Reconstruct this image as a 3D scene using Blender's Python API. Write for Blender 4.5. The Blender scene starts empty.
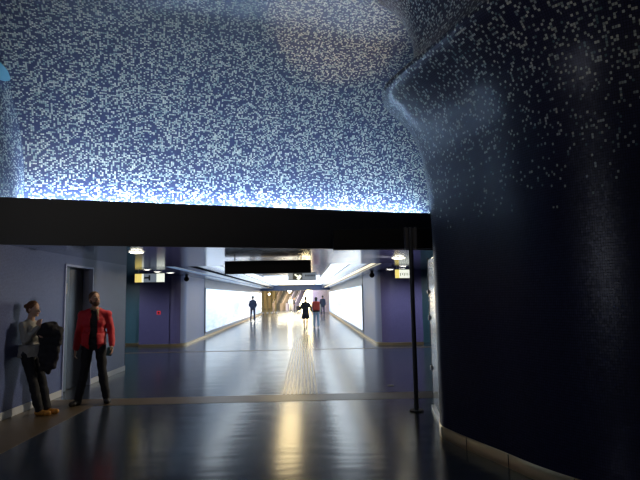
import bpy, bmesh, math, random
from mathutils import Vector, Matrix, noise
random.seed(7)
R = math.radians
C = bpy.context.scene.collection
SC = bpy.context.scene

# ------------------------------------------------------------------ camera, world, exposure
def make_camera():
    yaw, pitch, roll = R(1.75), R(6.2), R(1.0)
    f = Vector((math.sin(yaw)*math.cos(pitch), math.cos(yaw)*math.cos(pitch), math.sin(pitch)))
    r = Vector((math.cos(yaw), -math.sin(yaw), 0)); u = r.cross(f)
    r2 = r*math.cos(roll) - u*math.sin(roll); u2 = u*math.cos(roll) + r*math.sin(roll)
    m = Matrix((r2, u2, -f)).transposed().to_4x4(); m.translation = Vector((0, 0, 1.65))
    cam = bpy.data.cameras.new('camera'); o = bpy.data.objects.new('camera', cam); C.objects.link(o)
    o.matrix_world = m; cam.sensor_width = 36; cam.lens = 520/640*36; cam.clip_end = 200; cam.clip_start = .05
    SC.camera = o
make_camera()
W = bpy.data.worlds.new('world'); SC.world = W; W.use_nodes = True
W.node_tree.nodes['Background'].inputs[0].default_value = (.35, .45, .7, 1)
W.node_tree.nodes['Background'].inputs[1].default_value = .004
SC.view_settings.view_transform = 'Standard'; SC.view_settings.look = 'None'
SC.view_settings.exposure = 0.0; SC.view_settings.gamma = 1; SC.view_settings.use_curve_mapping = False
# light levels
L_COVE = 520.0        # cove strips
L_BOX = 1.3          # corridor light boxes
L_TROUGH = 2.2       # corridor ceiling troughs
L_HALL = 22.0        # escalator hall lamps
P_FILL_WARM = 3800.0  # added floor uplight behind the viewer, warm
P_FILL_FLOOD = 640.0  # added fill floods on the unseen rear wall, neutral
P_DOWN_L = 14.0
P_FILL_WALL = 55.0  # fill lamp added on the left wall, out of view
P_DOWN_R = 580.0

# ------------------------------------------------------------------ materials
def mat(name, col=(.5,.5,.5), rough=.5, metal=0., spec=.5, emit=None, es=0., bump=0., bscale=40., var=0., vscale=8.):
    m = bpy.data.materials.new(name); m.use_nodes = True
    nt = m.node_tree; b = nt.nodes['Principled BSDF']
    b.inputs['Base Color'].default_value = (*col, 1); b.inputs['Roughness'].default_value = rough
    b.inputs['Metallic'].default_value = metal; b.inputs['Specular IOR Level'].default_value = spec
    if emit: b.inputs['Emission Color'].default_value = (*emit, 1); b.inputs['Emission Strength'].default_value = es
    tc = nt.nodes.new('ShaderNodeTexCoord')
    if var:
        n = nt.nodes.new('ShaderNodeTexNoise'); n.inputs['Scale'].default_value = vscale; n.inputs['Detail'].default_value = 4
        nt.links.new(tc.outputs['Object'], n.inputs['Vector'])
        mx = nt.nodes.new('ShaderNodeMix'); mx.data_type = 'RGBA'
        mx.inputs['A'].default_value = (*[c*(1-var) for c in col], 1); mx.inputs['B'].default_value = (*[min(1, c*(1+var)) for c in col], 1)
        nt.links.new(n.outputs['Fac'], mx.inputs['Factor']); nt.links.new(mx.outputs['Result'], b.inputs['Base Color'])
    if bump:
        n = nt.nodes.new('ShaderNodeTexNoise'); n.inputs['Scale'].default_value = bscale
        nt.links.new(tc.outputs['Object'], n.inputs['Vector'])
        bp = nt.nodes.new('ShaderNodeBump'); bp.inputs['Strength'].default_value = bump; bp.inputs['Distance'].default_value = .02
        nt.links.new(n.outputs['Fac'], bp.inputs['Height']); nt.links.new(bp.outputs['Normal'], b.inputs['Normal'])
    return m

def N(nt, t, **kw):
    n = nt.nodes.new(t)
    for k, v in kw.items(): setattr(n, k, v)
    return n
def mathn(nt, op, a, b=None, c=None, clamp=False):
    n = N(nt, 'ShaderNodeMath', operation=op); n.use_clamp = clamp
    for i, v in enumerate((a, b, c)):
        if v is None: continue
        if isinstance(v, (int, float)): n.inputs[i].default_value = v
        else: nt.links.new(v, n.inputs[i])
    return n.outputs[0]
def mixc(nt, f, a, b):
    n = N(nt, 'ShaderNodeMix', data_type='RGBA')
    for s, v in (('Factor', f), ('A', a), ('B', b)):
        if isinstance(v, tuple): n.inputs[s].default_value = (*v, 1)
        elif isinstance(v, (int, float)): n.inputs[s].default_value = v
        else: nt.links.new(v, n.inputs[s])
    return n.outputs['Result']

def mosaic(name, base, base2, flecks=None, cell=(.03, .028), density=(.45, .45), zrange=(0, 1), rough=.3, grout=(.02,.02,.03), gw=.1, spec=.5, jitter=0.):
    """UV in metres. density goes from density[0] at world height zrange[0] to density[1] at zrange[1]."""
    m = bpy.data.materials.new(name); m.use_nodes = True; nt = m.node_tree; b = nt.nodes['Principled BSDF']
    tc = N(nt, 'ShaderNodeTexCoord'); sep = N(nt, 'ShaderNodeSeparateXYZ'); nt.links.new(tc.outputs['UV'], sep.inputs[0])
    u = mathn(nt, 'DIVIDE', sep.outputs[0], cell[0]); v = mathn(nt, 'DIVIDE', sep.outputs[1], cell[1])
    fu, fv = mathn(nt, 'FLOOR', u), mathn(nt, 'FLOOR', v)
    cb = N(nt, 'ShaderNodeCombineXYZ'); nt.links.new(fu, cb.inputs[0]); nt.links.new(fv, cb.inputs[1])
    wn = N(nt, 'ShaderNodeTexWhiteNoise', noise_dimensions='3D'); nt.links.new(cb.outputs[0], wn.inputs['Vector'])
    sc = N(nt, 'ShaderNodeSeparateColor'); nt.links.new(wn.outputs['Color'], sc.inputs[0])
    col = mixc(nt, sc.outputs[0], base, base2)
    if flecks:
        geo = N(nt, 'ShaderNodeNewGeometry'); gs = N(nt, 'ShaderNodeSeparateXYZ'); nt.links.new(geo.outputs['Position'], gs.inputs[0])
        mr = N(nt, 'ShaderNodeMapRange'); nt.links.new(gs.outputs[2], mr.inputs[0])
        mr.inputs[1].default_value, mr.inputs[2].default_value = zrange; mr.inputs[3].default_value, mr.inputs[4].default_value = density
        cn = N(nt, 'ShaderNodeTexNoise'); cn.inputs['Scale'].default_value = 7; cn.inputs['Detail'].default_value = 3; nt.links.new(tc.outputs['UV'], cn.inputs['Vector'])
        # slow clustering of the pale tiles
        cl = mathn(nt, 'MULTIPLY', mathn(nt, 'SUBTRACT', cn.outputs['Fac'], .5), .5)
        th = mathn(nt, 'ADD', mr.outputs[0], mathn(nt, 'MULTIPLY', cl, mr.outputs[0]))
        isf = mathn(nt, 'LESS_THAN', wn.outputs['Value'], th)
        fc = mixc(nt, sc.outputs[1], flecks[0], flecks[1])
        fc = mixc(nt, mathn(nt, 'POWER', sc.outputs[2], 1.5), fc, flecks[2])
        col = mixc(nt, isf, col, fc)
    du = mathn(nt, 'ABSOLUTE', mathn(nt, 'SUBTRACT', mathn(nt, 'FRACT', u), .5)); dv = mathn(nt, 'ABSOLUTE', mathn(nt, 'SUBTRACT', mathn(nt, 'FRACT', v), .5))
    g = mathn(nt, 'GREATER_THAN', mathn(nt, 'MAXIMUM', du, dv), .5-gw/2)
    col = mixc(nt, g, col, grout)
    nt.links.new(col, b.inputs['Base Color'])
    nt.links.new(mathn(nt, 'ADD', mathn(nt, 'MULTIPLY', g, .4), rough), b.inputs['Roughness'])
    b.inputs['Specular IOR Level'].default_value = spec
    # each glass tile sits at its own slight tilt
    if jitter:
        nm = N(nt, 'ShaderNodeVectorMath', operation='SUBTRACT'); nt.links.new(wn.outputs['Color'], nm.inputs[0]); nm.inputs[1].default_value = (.5,.5,.5)
        sv = N(nt, 'ShaderNodeVectorMath', operation='SCALE'); nt.links.new(nm.outputs[0], sv.inputs[0]); sv.inputs['Scale'].default_value = jitter
        ge = N(nt, 'ShaderNodeNewGeometry'); av = N(nt, 'ShaderNodeVectorMath', operation='ADD'); nt.links.new(ge.outputs['Normal'], av.inputs[0]); nt.links.new(sv.outputs[0], av.inputs[1])
        nn = N(nt, 'ShaderNodeVectorMath', operation='NORMALIZE'); nt.links.new(av.outputs[0], nn.inputs[0]); nt.links.new(nn.outputs[0], b.inputs['Normal'])
    return m

def emis(name, col, s):
    m = bpy.data.materials.new(name); m.use_nodes = True; nt = m.node_tree
    b = nt.nodes['Principled BSDF']; b.inputs['Base Color'].default_value = (*[c*.5 for c in col], 1)
    b.inputs['Emission Color'].default_value = (*col, 1); b.inputs['Emission Strength'].default_value = s; b.inputs['Roughness'].default_value = .4
    return m

def floor_mat():
    m = bpy.data.materials.new('polished_stone'); m.use_nodes = True; nt = m.node_tree; b = nt.nodes['Principled BSDF']
    tc = N(nt, 'ShaderNodeTexCoord'); sep = N(nt, 'ShaderNodeSeparateXYZ'); nt.links.new(tc.outputs['Object'], sep.inputs[0])
    # slab joints every 1.2 m across and 2.4 m along
    jx = mathn(nt, 'ABSOLUTE', mathn(nt, 'SUBTRACT', mathn(nt, 'FRACT', mathn(nt, 'DIVIDE', mathn(nt, 'ADD', sep.outputs[0], .15+6.0), 1.2)), .5))
    jy = mathn(nt, 'ABSOLUTE', mathn(nt, 'SUBTRACT', mathn(nt, 'FRACT', mathn(nt, 'DIVIDE', mathn(nt, 'ADD', sep.outputs[1], .4), 1.2)), .5))
    j = mathn(nt, 'MAXIMUM', mathn(nt, 'GREATER_THAN', jx, .4965), mathn(nt, 'GREATER_THAN', jy, .4965))
    n = N(nt, 'ShaderNodeTexNoise'); n.inputs['Scale'].default_value = 1.6; n.inputs['Detail'].default_value = 6; nt.links.new(tc.outputs['Object'], n.inputs['Vector'])
    n2 = N(nt, 'ShaderNodeTexNoise'); n2.inputs['Scale'].default_value = 60; n2.inputs['Detail'].default_value = 3; nt.links.new(tc.outputs['Object'], n2.inputs['Vector'])
    col = mixc(nt, n.outputs['Fac'], (.024, .036, .060), (.034, .048, .076))
    col = mixc(nt, mathn(nt, 'MULTIPLY', n2.outputs['Fac'], .5), col, (.03, .035, .045))
    col = mixc(nt, mathn(nt, 'MULTIPLY', j, .6), col, (.008, .009, .012))
    nt.links.new(col, b.inputs['Base Color'])
    nt.links.new(mathn(nt, 'ADD', mathn(nt, 'MULTIPLY', n.outputs['Fac'], .06), .165), b.inputs['Roughness'])
    b.inputs['Specular IOR Level'].default_value = .7
    pass
    mp = N(nt, 'ShaderNodeMapping'); mp.inputs['Scale'].default_value = (1.0, 3.2, 1); nt.links.new(tc.outputs['Object'], mp.inputs['Vector'])
    w = N(nt, 'ShaderNodeTexNoise'); w.inputs['Scale'].default_value = 1.3; w.inputs['Detail'].default_value = 1.5; nt.links.new(mp.outputs[0], w.inputs['Vector'])
    bp = N(nt, 'ShaderNodeBump'); bp.inputs['Strength'].default_value = .25; bp.inputs['Distance'].default_value = .012
    nt.links.new(w.outputs['Fac'], bp.inputs['Height']); nt.links.new(bp.outputs['Normal'], b.inputs['Normal'])
    return m

def panel_mat():
    """backlit picture of a pale sea: faint blue bands, faint vertical figures"""
    m = bpy.data.materials.new('backlit_picture'); m.use_nodes = True; nt = m.node_tree; b = nt.nodes['Principled BSDF']
    tc = N(nt, 'ShaderNodeTexCoord')
    mp = N(nt, 'ShaderNodeMapping'); mp.inputs['Scale'].default_value = (1, .9, 8); nt.links.new(tc.outputs['Object'], mp.inputs['Vector'])
    w = N(nt, 'ShaderNodeTexNoise'); w.inputs['Scale'].default_value = 1.0; w.inputs['Detail'].default_value = 4; nt.links.new(mp.outputs[0], w.inputs['Vector'])
    sep = N(nt, 'ShaderNodeSeparateXYZ'); nt.links.new(tc.outputs['Object'], sep.inputs[0])
    low = N(nt, 'ShaderNodeMapRange'); nt.links.new(sep.outputs[2], low.inputs[0]); low.inputs[1].default_value = 1.75; low.inputs[2].default_value = .3; low.inputs[3].default_value = 0; low.inputs[4].default_value = 1
    f = mathn(nt, 'MULTIPLY', mathn(nt, 'ADD', w.outputs['Fac'], .1), low.outputs[0], clamp=True)
    col = mixc(nt, f, (.68, .84, 1.0), (.16, .30, .52))
    nt.links.new(col, b.inputs['Emission Color']); b.inputs['Emission Strength'].default_value = L_BOX
    b.inputs['Base Color'].default_value = (.3,.35,.4,1); b.inputs['Roughness'].default_value = .15
    return m

M = {}
M['floor'] = floor_mat()
FL = ((.30,.31,.26), (.44,.40,.31), (.12,.17,.17))
M['vault'] = mosaic('vault_mosaic', (.011,.018,.054), (.022,.027,.072), FL, (.027,.022), (.36,.42), (3, 6), rough=.35, gw=.12, jitter=.12)
M['column'] = mosaic('column_mosaic', (.012,.013,.040), (.020,.022,.060), ((.42,.48,.46),(.56,.56,.48),(.06,.12,.15)), (.024,.024), (.0,.36), (2.35, 4.6), rough=.32, gw=.12, grout=(.003,.003,.006), spec=.35, jitter=.05)
M['blue_wall'] = mosaic('blue_wall_mosaic', (.065,.095,.26), (.09,.13,.32), None, (.02,.02), rough=.35, gw=.1, grout=(.05,.05,.10))
M['purple_wall'] = mosaic('purple_wall_mosaic', (.11,.105,.27), (.145,.14,.33), None, (.02,.02), rough=.35, gw=.1, grout=(.06,.05,.14))
M['teal_wall'] = mosaic('teal_wall_mosaic', (.08,.20,.28), (.10,.24,.32), None, (.02,.02), rough=.3, gw=.1, grout=(.04,.08,.1))
M['lilac_panel'] = mat('lilac_cladding', (.31,.36,.55), .4, .3, var=.06, vscale=3)
M['silver'] = mat('pale_cladding', (.50,.54,.60), .4, .2, var=.08, vscale=2)
M['canopy'] = mat('blue_grey_metal_ceiling', (.20,.24,.38), .16, .85, var=.1, vscale=1.5)
M['coffer'] = mat('coffer_metal', (.30,.36,.50), .25, .8, var=.1, vscale=1.5)
M['fascia'] = mat('black_fascia', (.008,.009,.013), .5, 0, .3)
M['cove'] = emis('cove_strip_glow', (.50,.72,1.0), L_COVE)
M['trough'] = emis('ceiling_trough_glow', (.80,.91,1.0), L_TROUGH)
M['trough_warm'] = emis('warm_trough_glow', (1.0,.88,.62), 1.3)
M['end_panel'] = emis('warm_end_panel_glow', (1.0,.86,.56), 3)
M['mid_strip'] = emis('warm_strip_glow', (1.0,.78,.42), 5.5)
M['trough_blue'] = emis('blue_trough_glow', (.50,.72,1.0), .75)
M['panel'] = panel_mat()
M['black'] = mat('black_paint', (.006,.006,.006), .5, spec=.3)
M['black_glass'] = mat('black_screen', (.003,.003,.004), .55, spec=.15)
M['steel'] = mat('dark_steel', (.18,.18,.19), .3, .9)
M['pole'] = mat('grey_post', (.06,.06,.065), .4, .6)
M['bright_steel'] = mat('brushed_steel', (.6,.6,.62), .28, 1)
M['warm_tinted_steel'] = mat('warm_tinted_steel_skirting', (.66,.52,.30), .3, .9, var=.15, vscale=2)  # steel; its warm reflections are put into the base colour
M['white_skirt'] = mat('pale_skirting', (.55,.58,.62), .4, .1)
M['band'] = mat('brown_stone_band', (.12,.088,.052), .36, var=.2, vscale=3)
M['tactile_base'] = mat('grey_strip_stone', (.06,.06,.06), .26, spec=.62)
M['tactile'] = mat('tan_tactile_stone', (.34,.29,.18), .24, spec=.62, var=.15, vscale=6)
M['door_leaf'] = mat('grey_blue_door', (.12,.17,.24), .4, .2)
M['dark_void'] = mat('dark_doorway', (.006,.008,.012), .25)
M['notice'] = mat('pale_notice', (.42,.42,.42), .6)
M['glass'] = mat('clear_glass', (.40,.50,.56), .08)
M['glass'].node_tree.nodes['Principled BSDF'].inputs['Transmission Weight'].default_value = 1
M['glass_edge'] = mat('pale_glass_edge', (.12,.16,.20), .25, .3)
M['lamp'] = emis('downlight_glow', (1.0,.93,.72), 9)
M['lamp_far'] = emis('small_downlight_glow', (1.0,.96,.85), 6)
M['sign_yellow'] = emis('yellow_sign_panel', (1.0,.80,.22), .85)
M['sign_white'] = emis('white_sign_panel', (.95,1.0,.86), .95)
M['sign_grey'] = emis('grey_sign_panel', (.30,.36,.44), .45)
M['sign_dark'] = mat('dark_sign_mark', (.03,.04,.05), .5)
M['red'] = mat('red_plastic', (.75,.03,.05), .4, emit=(1,.05,.08), es=.25)
M['teal_disc'] = mat('teal_disc_face', (.16,.36,.44), .4, .1)
M['beam'] = mat('dark_blue_beam', (.05,.08,.18), .4, .2)
M['cream'] = mat('cream_wall', (.62,.55,.38), .6, var=.1, vscale=1)
M['gold_col'] = mat('golden_column', (.45,.36,.18), .35, .3)
M['brown_clad'] = mat('brown_escalator_cladding', (.22,.17,.14), .5, .2)
M['purple_clad'] = mat('lilac_escalator_cladding', (.33,.31,.42), .45, .2)
M['dark_step'] = mat('dark_steps', (.06,.06,.06), .5, .5)
M['hall_lamp'] = emis('hall_lamp_glow', (1.0,.90,.66), L_HALL)
M['hall_lit'] = emis('hall_luminous_wall', (1.0,.80,.42), 25)
M['paper'] = mat('white_paper', (.8,.8,.78), .7)
M['skin'] = mat('skin', (.52,.30,.20), .5)
M['skin_pale'] = mat('pale_skin', (.60,.37,.26), .5)
M['hair_brown'] = mat('brown_hair', (.10,.05,.022), .55, bump=.6, bscale=90)
M['hair_black'] = mat('black_hair', (.012,.01,.01), .5, bump=.6, bscale=90)
M['hair_auburn'] = mat('auburn_hair', (.16,.06,.02), .5, bump=.6, bscale=90)
M['red_jacket'] = mat('red_jacket_cloth', (.64,.02,.035), .6, bump=.4, bscale=25)
M['lining'] = mat('tan_scarf_cloth', (.34,.26,.17), .8, bump=.4, bscale=40)
M['dark_shirt'] = mat('dark_shirt_cloth', (.025,.028,.03), .8)
M['jeans_dark'] = mat('black_trouser_cloth', (.010,.011,.016), .8, bump=.3, bscale=30)
M['cream_top'] = mat('grey_beige_knit', (.36,.35,.32), .85, bump=.5, bscale=60)
M['black_coat'] = mat('black_coat_cloth', (.012,.012,.018), .8, bump=.5, bscale=25)
M['tan_shoe'] = mat('orange_tan_leather', (.50,.22,.03), .5)
M['black_shoe'] = mat('black_leather', (.014,.012,.012), .4)
M['navy'] = mat('navy_cloth', (.015,.025,.06), .8)
M['jeans_light'] = mat('light_denim', (.30,.42,.55), .8)
M['red_pack'] = mat('red_backpack_cloth', (.45,.05,.03), .7)
M['white_cloth'] = mat('white_cloth', (.62,.60,.52), .8)
M['beige_cloth'] = mat('beige_cloth', (.50,.44,.32), .8)
M['eye'] = mat('eye_white', (.6,.6,.58), .3)
M['lip'] = mat('lip', (.30,.10,.08), .5)
M['phone'] = mat('teal_grey_phone', (.10,.17,.18), .3)

# ------------------------------------------------------------------ mesh helpers
def link(name, bm, m, parent=None, smooth=False, bevel=0.):
    me = bpy.data.meshes.new(name); bmesh.ops.recalc_face_normals(bm, faces=bm.faces); bm.to_mesh(me); bm.free()
    o = bpy.data.objects.new(name, me); C.objects.link(o)
    if m: me.materials.append(m)
    if smooth:
        for p in me.polygons: p.use_smooth = True
    if parent: o.parent = parent
    if bevel:
        b = o.modifiers.new('bevel', 'BEVEL'); b.width = bevel; b.segments = 2; b.limit_method = 'ANGLE'
    return o
def box(bm, x0, y0, z0, x1, y1, z1, mx=None):
    c = [Vector((x, y, z)) for z in (z0, z1) for x, y in ((x0,y0),(x1,y0),(x1,y1),(x0,y1))]
    if mx: c = [mx @ v for v in c]
    v = [bm.verts.new(p) for p in c]
    for f in ((0,1,2,3),(7,6,5,4),(0,4,5,1),(1,5,6,2),(2,6,7,3),(3,7,4,0)): bm.faces.new([v[i] for i in f])
def boxo(name, a, b, m, parent=None, bevel=0., mx=None):
    bm = bmesh.new(); box(bm, *a, *b, mx); return link(name, bm, m, parent, bevel=bevel)
def cyl(bm, a, b, r0, r1=None, n=24, cap=True):
    a, b = Vector(a), Vector(b); r1 = r0 if r1 is None else r1
    d = (b-a).normalized(); t = d.orthogonal().normalized(); s = d.cross(t)
    A = [bm.verts.new(a+(t*math.cos(i*2*math.pi/n)+s*math.sin(i*2*math.pi/n))*r0) for i in range(n)]
    B = [bm.verts.new(b+(t*math.cos(i*2*math.pi/n)+s*math.sin(i*2*math.pi/n))*r1) for i in range(n)]
    for i in range(n): bm.faces.new([A[i], A[(i+1)%n], B[(i+1)%n], B[i]])
    if cap: bm.faces.new(A[::-1]); bm.faces.new(B)
def ellip(bm, c, r, n=16, mx=None):
    m = n//2+2; c = Vector(c)
    def P(x, y, z):
        p = Vector((x*r[0], y*r[1], z*r[2])); return bm.verts.new((mx @ p if mx else p)+c)
    top, bot = P(0, 0, 1), P(0, 0, -1)
    rings = [[P(math.sin(math.pi*j/m)*math.cos(2*math.pi*i/n), math.sin(math.pi*j/m)*math.sin(2*math.pi*i/n), math.cos(math.pi*j/m)) for i in range(n)] for j in range(1, m)]
    for i in range(n):
        k = (i+1)%n; bm.faces.new([top, rings[0][i], rings[0][k]]); bm.faces.new([bot, rings[-1][k], rings[-1][i]])
        for j in range(m-2): bm.faces.new([rings[j][i], rings[j+1][i], rings[j+1][k], rings[j][k]])
def caps(bm, a, b, r0, r1=None, n=14):
    r1 = r0 if r1 is None else r1
    cyl(bm, a, b, r0, r1, n); ellip(bm, a, (r0,)*3, n); ellip(bm, b, (r1,)*3, n)
def grid(name, rows, m, parent=None, smooth=True, closed=False, uvrows=None, thick=0.):
    """rows: list of lists of points; UV = metres along each direction"""
    bm = bmesh.new(); uv = bm.loops.layers.uv.new('UVMap')
    V = [[bm.verts.new(p) for p in r] for r in rows]
    nr, nc = len(rows), len(rows[0])
    if uvrows is None:
        U = [0]; ref = rows[nr//2]
        for i in range(1, nc): U.append(U[-1]+(Vector(ref[i])-Vector(ref[i-1])).length)
        T = [0]; mid = nc//2
        for j in range(1, nr): T.append(T[-1]+(Vector(rows[j][mid])-Vector(rows[j-1][mid])).length)
    else: U, T = uvrows
    for j in range(nr-1):
        for i in range(nc-1):
            f = bm.faces.new([V[j][i], V[j][i+1], V[j+1][i+1], V[j+1][i]]); f.smooth = smooth
            for l, (a, b) in zip(f.loops, ((i,j),(i+1,j),(i+1,j+1),(i,j+1))): l[uv].uv = (U[a], T[b])
    me = bpy.data.meshes.new(name); bm.to_mesh(me); bm.free()
    o = bpy.data.objects.new(name, me); C.objects.link(o); me.materials.append(m)
    if parent: o.parent = parent
    if thick:
        s = o.modifiers.new('thick', 'SOLIDIFY'); s.thickness = thick; s.offset = -1
    return o
def wall(name, path, z0, z1, m, thick=.0):
    return struct(grid(name, [[(x, y, z) for x, y in path] for z in (z0, z1)], m, smooth=False, thick=thick))
def struct(o): o['kind'] = 'structure'; return o
def tag(o, label, cat, group=None):
    o['label'] = label; o['category'] = cat
    if group: o['group'] = group
    return o
def thing(name, label, cat, loc=(0,0,0), rz=0, group=None):
    o = bpy.data.objects.new(name, None); C.objects.link(o); o.location = loc; o.rotation_euler = (0,0,rz); o.empty_display_size = .1
    return tag(o, label, cat, group)
def arc(cx, cy, r, a0, a1, n=8):
    return [(cx+r*math.cos(R(a0+(a1-a0)*i/n)), cy+r*math.sin(R(a0+(a1-a0)*i/n))) for i in range(n+1)]
def catmull(P, n=6):
    P = [Vector(p) for p in P]; out = []
    Q = [P[0]*2-P[1]] + P + [P[-1]*2-P[-2]]
    for i in range(1, len(Q)-2):
        for k in range(n):
            t = k/n; a, b, c, d = Q[i-1], Q[i], Q[i+1], Q[i+2]
            out.append(.5*((2*b)+(c-a)*t+(2*a-5*b+4*c-d)*t*t+(3*b-a-3*c+d)*t**3))
    out.append(P[-1]); return out

ZC = 2.47   # canopy ceiling
XL, XR = -4.28, 2.40
# ------------------------------------------------------------------ floor
bm = bmesh.new(); box(bm, -9.2, -4.2, -.2, 7.2, 80, 0); struct(link('floor', bm, M['floor']))
bm = bmesh.new(); box(bm, -3.35, 8.52, .0005, 7, 9.08, .003); box(bm, -4.26, -4, .0005, -3.35, 9.08, .003); struct(link('trim_1', bm, M['band']))
boxo('trim_2', (-9, 16.55, .0005), (7, 16.72, .003), M['band'])['kind'] = 'structure'
bm = bmesh.new()
box(bm, -.44, 9.09, .0005, .2, 52, .002)
struct(link('trim_3', bm, M['tactile_base'])); bm = bmesh.new()
for k in range(9):
    x = -.40+k*.07; box(bm, x, 9.1, .002, x+.035, 52, .007)
struct(link('trim_13', bm, M['tactile']))

# ------------------------------------------------------------------ near left wall with door recess
DY0, DY1, DZ = 9.46, 10.62, 2.27
def yzwall(segs, m, name):   # vertical rectangles in plane x = XL, real UV
    bm = bmesh.new(); uv = bm.loops.layers.uv.new('UVMap')
    for (y0, z0, y1, z1) in segs:
        f = bm.faces.new([bm.verts.new((XL, y, z)) for y, z in ((y0,z0),(y1,z0),(y1,z1),(y0,z1))])
        for l in f.loops: l[uv].uv = (l.vert.co.y, l.vert.co.z)
    me = bpy.data.meshes.new(name); bm.to_mesh(me); bm.free(); o = bpy.data.objects.new(name, me); C.objects.link(o); me.materials.append(m)
    return o
wl = struct(yzwall([(-4, 0, DY0, ZC), (DY0, DZ, DY1, ZC), (DY1, 0, 12.65, ZC)], M['blue_wall'], 'wall_left'))
bm = bmesh.new(); box(bm, -9, 12.65-.02, 0, XL+.001, 12.65, ZC); struct(link('wall_left_end', bm, M['blue_wall'])).name = 'trim_4'
bm = bmesh.new(); box(bm, XL-.10, -4, ZC, XL, 7.35, 3.12); struct(link('trim_5', bm, M['fascia']))
for i, (y0, y1) in enumerate(((-4, DY0-.03), (DY1+.03, 12.65))):
    struct(boxo('baseboard_left', (XL, y0, 0), (XL+.015, y1, .11), M['white_skirt'], bevel=.003))
d = bpy.data.objects.new('door_1', None); C.objects.link(d); d['kind'] = 'structure'; d.location = (XL, DY0, 0)
def dchild(name, a, b, m):   # local coords: x across wall depth, y along wall
    return boxo(name, a, b, m, d, bevel=.003)
w_ = DY1-DY0
bm = bmesh.new(); box(bm, -.3, -.04, 0, .02, .0, DZ+.04); box(bm, -.3, w_, 0, .02, w_+.04, DZ+.04); box(bm, -.3, 0, DZ, .02, w_, DZ+.04)
link('door_frame', bm, M['lilac_panel'], d, bevel=.003)
lf = dchild('door_leaf', (-.16, 0, .01), (-.12, .42, DZ), M['door_leaf'])
dchild('notice', (-.12, .10, 1.78), (-.116, .34, 1.98), M['notice'])
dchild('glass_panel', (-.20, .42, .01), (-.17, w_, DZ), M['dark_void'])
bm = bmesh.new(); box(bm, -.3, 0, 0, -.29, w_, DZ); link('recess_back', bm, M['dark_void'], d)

# ------------------------------------------------------------------ canopy over the passage, fascia and cove
FA, FB = Vector((-4.28, 7.32)), Vector((2.45, 9.36))
fd = (FB-FA).normalized(); fn = Vector((-fd.y, fd.x))      # fn points away from the camera
def fp(s, off): p = FA+fd*s+fn*off; return (p.x, p.y)
S0, S1 = -.9, 12.2
bm = bmesh.new()   # fascia board
P = [fp(S0, 0), fp(S1, 0), fp(S1, .06), fp(S0, .06)]
v0 = [bm.verts.new((*p, ZC-.02)) for p in P]; v1 = [bm.verts.new((*p, 3.12)) for p in P]
bm.faces.new(v0[::-1]); bm.faces.new(v1)
for i in range(4): bm.faces.new([v0[i], v0[(i+1)%4], v1[(i+1)%4], v1[i]])
struct(link('trim_6', bm, M['fascia']))
bm = bmesh.new()   # cove shelf behind the fascia
P = [fp(S0, .06), fp(S1, .06), fp(S1, 1.0), fp(S0, 1.0)]
v0 = [bm.verts.new((*p, 2.80)) for p in P]; v1 = [bm.verts.new((*p, 2.85)) for p in P]
bm.faces.new(v0[::-1]); bm.faces.new(v1)
for i in range(4): bm.faces.new([v0[i], v0[(i+1)%4], v1[(i+1)%4], v1[i]])
struct(link('trim_7', bm, M['fascia']))
# ceiling of the canopy (structure, several flat pieces with a coffer cut out)
CY0, CY1 = 13.3, 50.0      # coffer range
CXa, CXb = -2.95, 1.62     # coffer sides
bm = bmesh.new()
def slab(x0, y0, x1, y1, z=ZC, t=.06): box(bm, x0, y0, z, x1, y1, z+t)
pts = [fp(S0, .03), fp(S1, .03), (7.2, CY0), (-9.2, CY0), (-9.2, fp(S0, .06)[1])]
va = [bm.verts.new((*p, ZC)) for p in pts]; vb = [bm.verts.new((*p, ZC+.05)) for p in pts]
bm.faces.new(va[::-1]); bm.faces.new(vb)
for i in range(5): bm.faces.new([va[i], va[(i+1)%5], vb[(i+1)%5], vb[i]])
slab(-9.2, CY0, XL, 19.5); slab(XR, CY0, 7.2, 19.5)
struct(link('ceiling', bm, M['canopy']))
bm = bmesh.new()
# left soffit steps: wall side flat, blue groove, inner flat, cheek
slab(XL, CY0, -3.55, CY1); slab(-3.30, CY0, CXa, CY1)
slab(1.98, CY0, XR, CY1)
box(bm, CXa-.02, CY0, ZC, CXa, CY1, 2.86); box(bm, CXb, CY0, ZC+.06, CXb+.02, CY1, 2.86)
box(bm, -3.6, CY0, ZC+.06, -3.55, CY1, ZC+.14); box(bm, -3.30, CY0, ZC+.06, -3.25, CY1, ZC+.14)
box(bm, 1.98, CY0, ZC+.06, 2.0, CY1, ZC+.16); box(bm, CXb, CY0, ZC, CXb+.08, CY1, ZC+.06)
box(bm, CXa, CY0-.02, ZC, CXb, CY0, 2.86)
box(bm, -3.6, CY0, 2.86, 2.4, CY1, 2.92)
struct(link('ceiling', bm, M['coffer'])).name = 'ceiling_coffer'
bpy.data.objects['ceiling_coffer'].name = 'trim_8'
def trough(label, x0, x1, y0, y1, z, m):
    t = thing('light_trough', label, 'light', ((x0+x1)/2, (y0+y1)/2, z)); hx, hy = (x1-x0)/2, (y1-y0)/2
    boxo('diffuser', (-hx, -hy, 0), (hx, hy, .02), m, t)
    for xa in (-hx-.02, hx): boxo('housing', (xa, -hy, -.01), (xa+.02, hy, .05), M['bright_steel'], t)
trough('thin blue light groove in the ceiling above left corridor wall', -3.53, -3.33, CY0+.05, CY1-.1, ZC+.06, M['trough_blue'])
trough('bright white light trough on left side of corridor ceiling recess', -2.9, -2.45, CY0+.1, CY1-.1, 2.80, M['trough'])
trough('wide bright white light trough on right side of corridor ceiling recess', .95, 1.58, CY0+.4, CY1-.1, 2.80, M['trough'])
trough('thin warm cream light strip in ceiling above right corridor wall', 1.74, 1.94, CY0+.1, CY1-.1, ZC+.05, M['trough_warm'])
trough('large luminous ceiling panel at the far end of the corridor', -2.38, .88, 30, 43, 2.80, M['trough'])
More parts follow.
